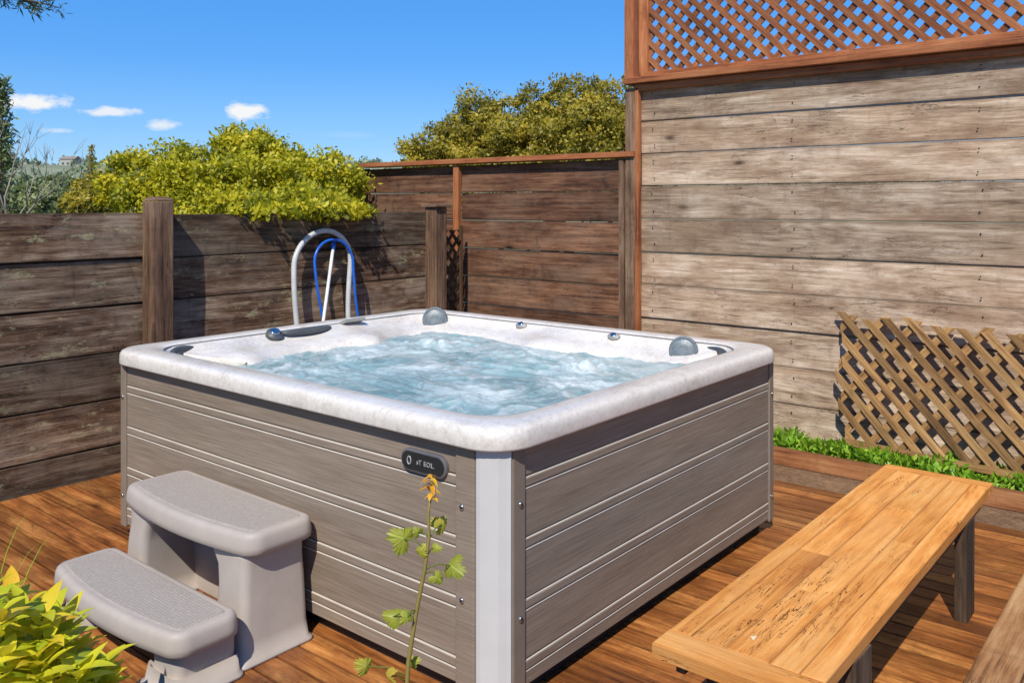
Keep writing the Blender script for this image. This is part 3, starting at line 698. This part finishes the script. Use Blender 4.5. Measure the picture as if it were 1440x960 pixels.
def conifer(px,Z,ztop,rb,label,z0=0.3,nl=26,dens=12,mat=None):
    b_=G(px,287,Z); t_=thing('conifer_tree',label,'tree',b_)
    mb=MB(); mb.tube([b_,(b_[0],b_[1],ztop)],[rb*.09,.01],8); P=[]
    for i in range(nl):
        k=i/(nl-1); z=z0+(ztop-z0)*k; rr_=rb*(1-k)**.8+.04
        for j in range(7):
            a=random.uniform(0,6.28); L=rr_*random.uniform(.6,1.1)
            e=Vector((b_[0]+math.cos(a)*L,b_[1]+math.sin(a)*L,z-.12*L)); s=Vector((b_[0],b_[1],z)); mb.tube([s,e],[.015,.004],4)
            for q in range(dens): P.append(tuple(s.lerp(e,random.uniform(.15,1.05))+Vector([random.gauss(0,.05*rb+.02) for _ in range(3)])))
    mb.build('trunk',m_bark,t_); leafmesh('crown',np.array(P),.13,mat or m_drk,t_,-.1,.25); return t_
conifer(2,13.5,3.55,.36,'slender dark conifer at the far left edge of the view',mat=m_haz)
conifer(128,34,3.9,.36,'small narrow conifer on the slope behind the shrubs',dens=8,mat=m_oak)
random.seed(17)
def twig(mb,p,d,L,r,dep):
    q=p+d*L; mid=p.lerp(q,.5)+Vector([random.uniform(-.06,.06)*L for _ in range(3)])
    mb.tube([p,mid,q],[r,r*.8,r*.6],5)
    if dep==0: return
    for _ in range(random.choice((2,3))):
        nd=(d+Vector((random.uniform(-.7,.7),random.uniform(-.7,.7),random.uniform(-.1,.6)))).normalized(); twig(mb,q,nd,L*random.uniform(.6,.85),r*.6,dep-1)
b_=Vector(G(8,287,10.5)); t_=thing('bare_tree','leafless pale twiggy tree reaching up at the left edge beyond the fence','tree',b_)
mb=MB(); mb.tube([b_,b_+Vector((0,0,1.2)),b_+Vector((0,0,1.9))],[.04,.03,.016],6); mb.build('trunk',m_bark,t_)
mb=MB()
for a in (Vector((.5,-.4,.8)),Vector((-.2,.2,1)),Vector((.25,-.45,.8)),Vector((.1,0,.9))): twig(mb,b_+Vector((0,0,random.uniform(1.2,1.9))),a.normalized(),.52,.013,3)
mb.build('branches',plain('pale_twig',(.30,.25,.21),.9),t_)
random.seed(19)
def blades(name,label,cat,c,n,h,spread,mat,w=.02,kind=None):
    mb=MB(); c=Vector(c)
    for i in range(n):
        p=c+Vector((random.gauss(0,spread*.3),random.gauss(0,spread*.3),0)); a=random.uniform(0,6.28); L=h*random.uniform(.6,1.1); o_=spread*random.uniform(.3,1.2)
        s=Vector((-math.sin(a),math.cos(a),0))*w; r_=random.random()
        for k in range(6):
            u_=k/5; q=p+Vector((math.cos(a)*o_*u_**1.8,math.sin(a)*o_*u_**1.8,L*(u_-.25*u_**3)))
            ww=s*(1-u_)**.6; mb.v+=[q-ww,q+ww]; n0=len(mb.v)
            if k: mb.face((n0-4,n0-3,n0-1,n0-2),r_)
    o=mb.build(name,mat); tag(o,label,cat); return o
blades('pampas_grass','tall arching pale grass clump beyond the fence left of the yellow shrub','grass clump',G(96,287,12.),90,2.5,.45,m_gry,.010)
m_hill=groundmat('hill_scrub',(.14,.175,.09),(.31,.31,.18),.05)
mb=MB(); nxx,nyy=70,24; CAMxy=Vector((CAM.x,CAM.y,0))
for j in range(nyy):
    for i in range(nxx):
        ang=-1.3+2.6*i/(nxx-1); Z=60+340*j/(nyy-1)
        p=CAMxy+(CX*math.sin(ang)+CY*math.cos(ang))*Z
        k=j/(nyy-1); h=-.4+(17+6*noise.noise(Vector((ang*3,1,0)))-9*max(0,ang+.25))*math.sin(min(1,k*1.1)*math.pi/2)**1.6+1.6*noise.noise(Vector((p.x*.02,p.y*.02,0)))*k
        mb.v.append(Vector((p.x,p.y,h if j<nyy-1 else h-1)))
for j in range(nyy-1):
    for i in range(nxx-1):
        a=j*nxx+i; mb.face((a,a+1,a+nxx+1,a+nxx),0,True)
hv=list(mb.v)
tag(mb.build('hills',m_hill),kind='structure')
m_hw=plain('house_wall',(.36,.36,.31),.8); m_hr=plain('house_roof',(.25,.21,.17),.8); m_hg=plain('house_glass',(.08,.10,.11),.2)  # house colours dulled to stand in for distance haze
def house(i,j,w,d,h,rz,label):
    p=hv[j*nxx+i]+Vector((0,0,-.6)); t_=thing('hillside_house',label,'house',tuple(p)); rot=Matrix.Rotation(rz,3,'Z')
    q=lambda x,y,z:p+rot@Vector((x,y,z))
    mb=MB(); mb.box(q(0,0,(h+.6)/2),(w,d,h+.6),rot,rnd=0); mb.build('wall',m_hw,t_)
    e=.25; z0=h+.6; mb=MB(); L0=[q(-w/2-e,-d/2-e,z0),q(-w/2-e,0,z0+d*.32),q(-w/2-e,d/2+e,z0)]; L1=[q(w/2+e,-d/2-e,z0),q(w/2+e,0,z0+d*.32),q(w/2+e,d/2+e,z0)]
    mb.loft([L0,L1],True,True,False); mb.build('roof',m_hr,t_)
    for sx in (-.28,.05,.32):
        mb=MB(); mb.box(q(w*sx,-d/2-.03,h*.62),(w*.14,.08,h*.32),rot,rnd=0); mb.build('window',m_hg,t_)
ra=math.atan2(CX.y,CX.x)
house(22,16,5.0,3.,1.9,ra-.2,'small pale house half hidden by trees on the far hillside')
pos=[];nr=[];rn=[]
for _ in range(760):
    j=random.randint(6,nyy-2); i=random.randint(4,nxx//2+12)
    p=hv[j*nxx+i].lerp(hv[(j+1)*nxx+i+1],random.random())+Vector([random.uniform(-4,4),random.uniform(-4,4),0])
    s=random.uniform(1.0,2.6); tone=random.random()*.6
    for _2 in range(26):
        d=Vector([random.gauss(0,1) for _ in range(3)]).normalized(); pos.append(tuple(p+Vector((d.x*s,d.y*s,abs(d.z)*s*.9+.2)))); nr.append(tuple(d)); rn.append(min(1,tone+random.random()*.3+.1*d.z))
o=leafmesh('far_wood',np.array(pos),1.1,m_far,None,.2,.8,np.array(rn),np.array(nr)); tag(o,'far wooded ridge on the horizon at the left','wood',kind='stuff')
random.seed(23)
tb=W(-330,287,6.2); tb.z=-.3
t_=thing('pine_tree','needle foliage of an overhanging pine branch in the top left corner','tree',tb)
mb=MB(); mb.tube([tb,tb+Vector((.1,0,2.4)),tb+Vector((0,.1,4.6))],[.14,.11,.06],10)
e=W(52,4,6.0); s=tb+Vector((.05,.05,3.6)); mb.tube([s,s.lerp(e,.5)+Vector((0,0,.12)),e],[.05,.03,.008],6)
tw=[]
for i in range(22):
    k=random.uniform(.35,1.); p=s.lerp(e,k)+Vector((0,0,.12*math.sin(k*3.14))); q=p+Vector((random.uniform(-.2,.2),random.uniform(-.2,.2),random.uniform(-.06,.10))); mb.tube([p,q],[.008,.003],4); tw.append((p,q))
mb.build('trunk',m_bark,t_); P=[]
for p,q in tw:
    for _ in range(60): P.append(tuple(p.lerp(q,random.uniform(.2,1.1))+Vector([random.gauss(0,.02) for _ in range(3)])))
leafmesh('needles',np.array(P),.07,m_drk,t_,-.2,.14)
n=9000; g=np.column_stack([np.random.uniform(3.55,3.88,n),np.random.uniform(-3.3,1.80,n),np.zeros(n)])
hh=np.array([.05+.12*max(0,.5+noise.noise(Vector((p[0]*4,p[1]*3.2,0)))) for p in g]); g[:,2]=-.09+np.random.rand(n)**.6*hh
o=leafmesh('ground_cover',g,.055,m_gc,None,.7,.4); tag(o,'bright green ground cover growing along the foot of the plank wall','plants',kind='stuff')
# foreground leaves
def bigleaf(mb,p,d,nrm,L,w,rnd,curl=.35,rows=6):
    p=Vector(p);d=Vector(d).normalized();s=d.cross(Vector(nrm)).normalized();n=s.cross(d).normalized(); b0=len(mb.v)
    for i in range(rows+1):
        t_=i/rows; ww=w*math.sin(math.pi*min(1,t_**.8*.97+.03))**.9*.5
        c_=p+d*L*t_-n*curl*L*t_*t_
        mb.v+=[c_-s*ww+n*ww*.35,c_,c_+s*ww+n*ww*.35]
    for i in range(rows):
        for k in (0,1):
            a=b0+i*3+k; mb.face((a,a+1,a+4,a+3),rnd,True,[(i/rows,k*.5),(i/rows,(k+1)*.5),((i+1)/rows,(k+1)*.5),((i+1)/rows,k*.5)])
m_fg=leafmat('foreground_leaves',[(0,(.26,.36,.015)),(.35,(.56,.60,.02)),(.7,(.82,.70,.035)),(1,(.88,.50,.03))],.4,.35,True,tcol=(.9,.85,.05))
random.seed(41)
c=W(20,920,2.45); t_=thing('leafy_plant','bright yellow green leafy plant in the bottom left corner','plant',(c.x,c.y,-.1))
mb=MB(); ms=MB()
heads=[]
for _ in range(115):
    px=random.uniform(-110,146); top=812+max(0,px-20)**1.22*.30
    heads.append(W(px,random.uniform(top+8,top+170),2.4+random.uniform(-.25,.25)))
for h in heads:
    ms.tube([(c.x+random.uniform(-.1,.1),c.y+random.uniform(-.1,.1),-.1),((c.x+h.x)/2,(c.y+h.y)/2,h.z*.5),tuple(h)],[.006,.005,.003],5)
    a0=random.uniform(0,6.28)
    for k in range(8):
        a=a0+k*2.4; el=random.uniform(.1,1.6); d=Vector((math.cos(a),math.sin(a),el)); bigleaf(mb,h-Vector((0,0,.008*k)),d,(math.cos(a+3.1),math.sin(a+3.1),.9),random.uniform(.065,.11),random.uniform(.032,.048),min(1,max(0,random.gauss(.52,.25))),.28)
mb.build('leaves',m_fg,t_); ms.build('stems',m_gc,t_)
blades('grass_tuft','thin arching green grass blades at the left edge above the leafy plant','grass tuft',G(-14,287,3.35,-.1),26,.62,.22,m_gc,.003)
# leafy stem in front of the tub corner
random.seed(5)
Zs=1.9; base=W(560,960,Zs); base.z=-.1
t_=thing('flower_stem','thin upright stem with lobed leaves and a withered yellow bloom before the tub corner','plant',base)
pts=[base,W(566,1150,Zs),W(570,990,Zs),W(574,930,Zs),W(585,860,Zs),W(597,800,Zs),W(603,755,Zs),W(602,720,Zs),W(607,690,Zs)]
mb=MB(); mb.tube(pts,[.006,.006,.0055,.005,.0048,.0042,.0036,.003,.0022],8); mb.build('stem',plain('stem_olive',(.25,.19,.045),.6),t_)
m_lob=leafmat('lobed_leaf',[(0,(.14,.19,.025)),(.5,(.30,.32,.03)),(1,(.54,.38,.05))],.3,.45,True)
def lobed(p,att,size,rnd,tilt,rot):
    mb=MB(); p=Vector(p)
    n=(-CY+Vector((0,0,tilt))+CX*random.uniform(-1.1,1.1)).normalized(); x=Vector((0,0,1)).cross(n).normalized(); y=n.cross(x)
    pts=[]; NN=60; ph=random.uniform(-.3,.3); st_=random.uniform(.75,1.)
    for i in range(NN):
        a=2*math.pi*i/NN; r_=size*(.58+.34*abs(math.cos(1.5*a+ph))**1.1+(.10 if i%3==0 else -.05)+random.uniform(-.05,.05))*(1-.45*math.exp(-((a-math.pi)/.3)**2)); a2=a+rot
        pts.append(p+(x*math.cos(a2)+y*math.sin(a2)*st_)*r_*.78-n*r_*r_*8*abs(math.sin(1.5*a))-n*.4*r_*r_/size+n*random.uniform(-.002,.002))
    b0=len(mb.v); mb.v.append(p+n*size*.05); mb.v+=pts
    for i in range(NN):
        j=(i+1)%NN; f=lambda q:(.5+.5*math.cos(2*math.pi*q/NN),.5+.5*math.sin(2*math.pi*q/NN))
        mb.face((b0,b0+1+i,b0+1+j),rnd,True,[(.5,.5),f(i),f(j)])
    o=mb.build('leaf',m_lob,t_)
    mb=MB(); mb.tube([att,(Vector(att)+p)/2+Vector((0,0,.008)),p],.0016,5); mb.build('leaf_stalk',m_lob,o)
for (px,py,sz,ax,ay,rn_,tl,ro) in ((567,757,.046,602,775,.45,.5,2.6),(621,737,.036,603,758,.75,.4,.6),(634,795,.042,598,800,.3,.9,-.3),(552,867,.038,585,862,.4,.6,2.9),(616,812,.028,596,806,.5,.5,-1.),(515,936,.036,572,950,.7,.5,2.4),(579,930,.024,574,930,.6,.3,.4),(572,868,.024,585,858,.5,.4,1.7),(545,950,.028,572,960,.9,.2,3.4),(590,775,.024,600,780,.6,.2,1.2),(588,748,.020,602,757,.4,.3,2.2),(612,770,.020,600,782,.5,.4,.2)):
    lobed(W(px,py,Zs+random.uniform(-.03,.03)),W(ax,ay,Zs),sz,rn_,tl,ro)
m_flo=leafmat('withered_petals',[(0,(.45,.16,.01)),(.5,(.75,.36,.02)),(1,(.85,.55,.05))],.3)
mb=MB()
for k in range(16):
    a=k*2.4; h=W(606,668+k*2.1,Zs); bigleaf(mb,h,Vector((math.cos(a),math.sin(a),random.uniform(-.3,.9))),(0,0,1),random.uniform(.018,.032),.012,random.random(),.6,4)
mb.build('bloom',m_flo,t_)
# ------------------------------------------------------------------ light and sky
EL=48
dsun=Vector((-.90,-.43,0)).normalized()*math.cos(R(EL))+Vector((0,0,math.sin(R(EL))))
L=bpy.data.lights.new('sun','SUN'); L.energy=5.0; L.angle=R(.5); L.color=(1,.95,.85)
o=bpy.data.objects.new('sun',L); COL.objects.link(o); o.rotation_euler=dsun.to_track_quat('Z','Y').to_euler(); o.location=(0,0,8)
w=bpy.data.worlds.new('World'); S.world=w; w.use_nodes=True; t=w.node_tree; bg=t.nodes['Background']
sky=N(t,'ShaderNodeTexSky',sky_type='NISHITA'); sky.sun_disc=False; sky.sun_elevation=R(EL); sky.sun_rotation=math.atan2(dsun.x,dsun.y); sky.altitude=200; sky.air_density=1.; sky.dust_density=.3; sky.ozone_density=3.
hs=N(t,'ShaderNodeHueSaturation',{'Hue':.505,'Saturation':1.3,'Value':1.5,'Color':sky.outputs[0]})
gc=N(t,'ShaderNodeTexCoord').outputs['Generated']
def dot(v,a): return N(t,'ShaderNodeVectorMath',{0:v,1:a},operation='DOT_PRODUCT').outputs['Value']
el=dot(gc,(0,0,1))
deep=RAMP(t,el,[(0,(.34,.62,.92)),(.06,(.18,.48,.92)),(.16,(.075,.35,.92)),(.45,(.045,.24,.72)),(1,(.04,.16,.46))])
deep=MIX(t,1.,deep,(9.,9.,9.),'MULTIPLY')
skyc=MIX(t,.76,hs.outputs[0],deep)
dy=M(t,'MAXIMUM',dot(gc,tuple(CY)),.05); dx=M(t,'DIVIDE',dot(gc,tuple(CX)),dy); dz=M(t,'DIVIDE',el,dy)
pv=N(t,'ShaderNodeCombineXYZ',{0:dx,1:dz}).outputs[0]
nz=NOI(t,MAPP(t,pv,(26,52,1)),1.,8,.62)
acc=None
for (px,py,rx,ry,st_) in ((40,147,52,13,1.),(155,158,44,8,.85),(228,176,25,8,.75),(350,158,29,13,1.),(80,184,24,5,.45),(-60,150,70,24,.9),(490,190,40,5,.08),(1700,120,120,30,.9)):
    ax=M(t,'DIVIDE',M(t,'SUBTRACT',dx,(px-720)/F),rx/F); ay=M(t,'DIVIDE',M(t,'SUBTRACT',dz,(HY-py)/F),ry/F)
    d=M(t,'SQRT',M(t,'ADD',M(t,'MULTIPLY',ax,ax),M(t,'MULTIPLY',ay,ay)))
    f=RMAP(t,M(t,'ADD',d,M(t,'MULTIPLY',M(t,'SUBTRACT',nz,.5),-2.6)),1.1,.5,0,st_)
    acc=f if acc is None else M(t,'MAXIMUM',acc,f)
col=MIX(t,acc,skyc,(8.2,8.3,8.4))
lk(t,col,bg.inputs[0]); bg.inputs[1].default_value=.112
# ------------------------------------------------------------------ camera
cd=bpy.data.cameras.new('camera'); co=bpy.data.objects.new('camera',cd); COL.objects.link(co)
co.location=CAM; co.rotation_euler=(R(90),0,R(-50.5)); cd.sensor_width=36; cd.lens=F/1440*36; cd.shift_y=-(480-HY)/1440.; cd.clip_end=2500; cd.clip_start=.05
S.camera=co
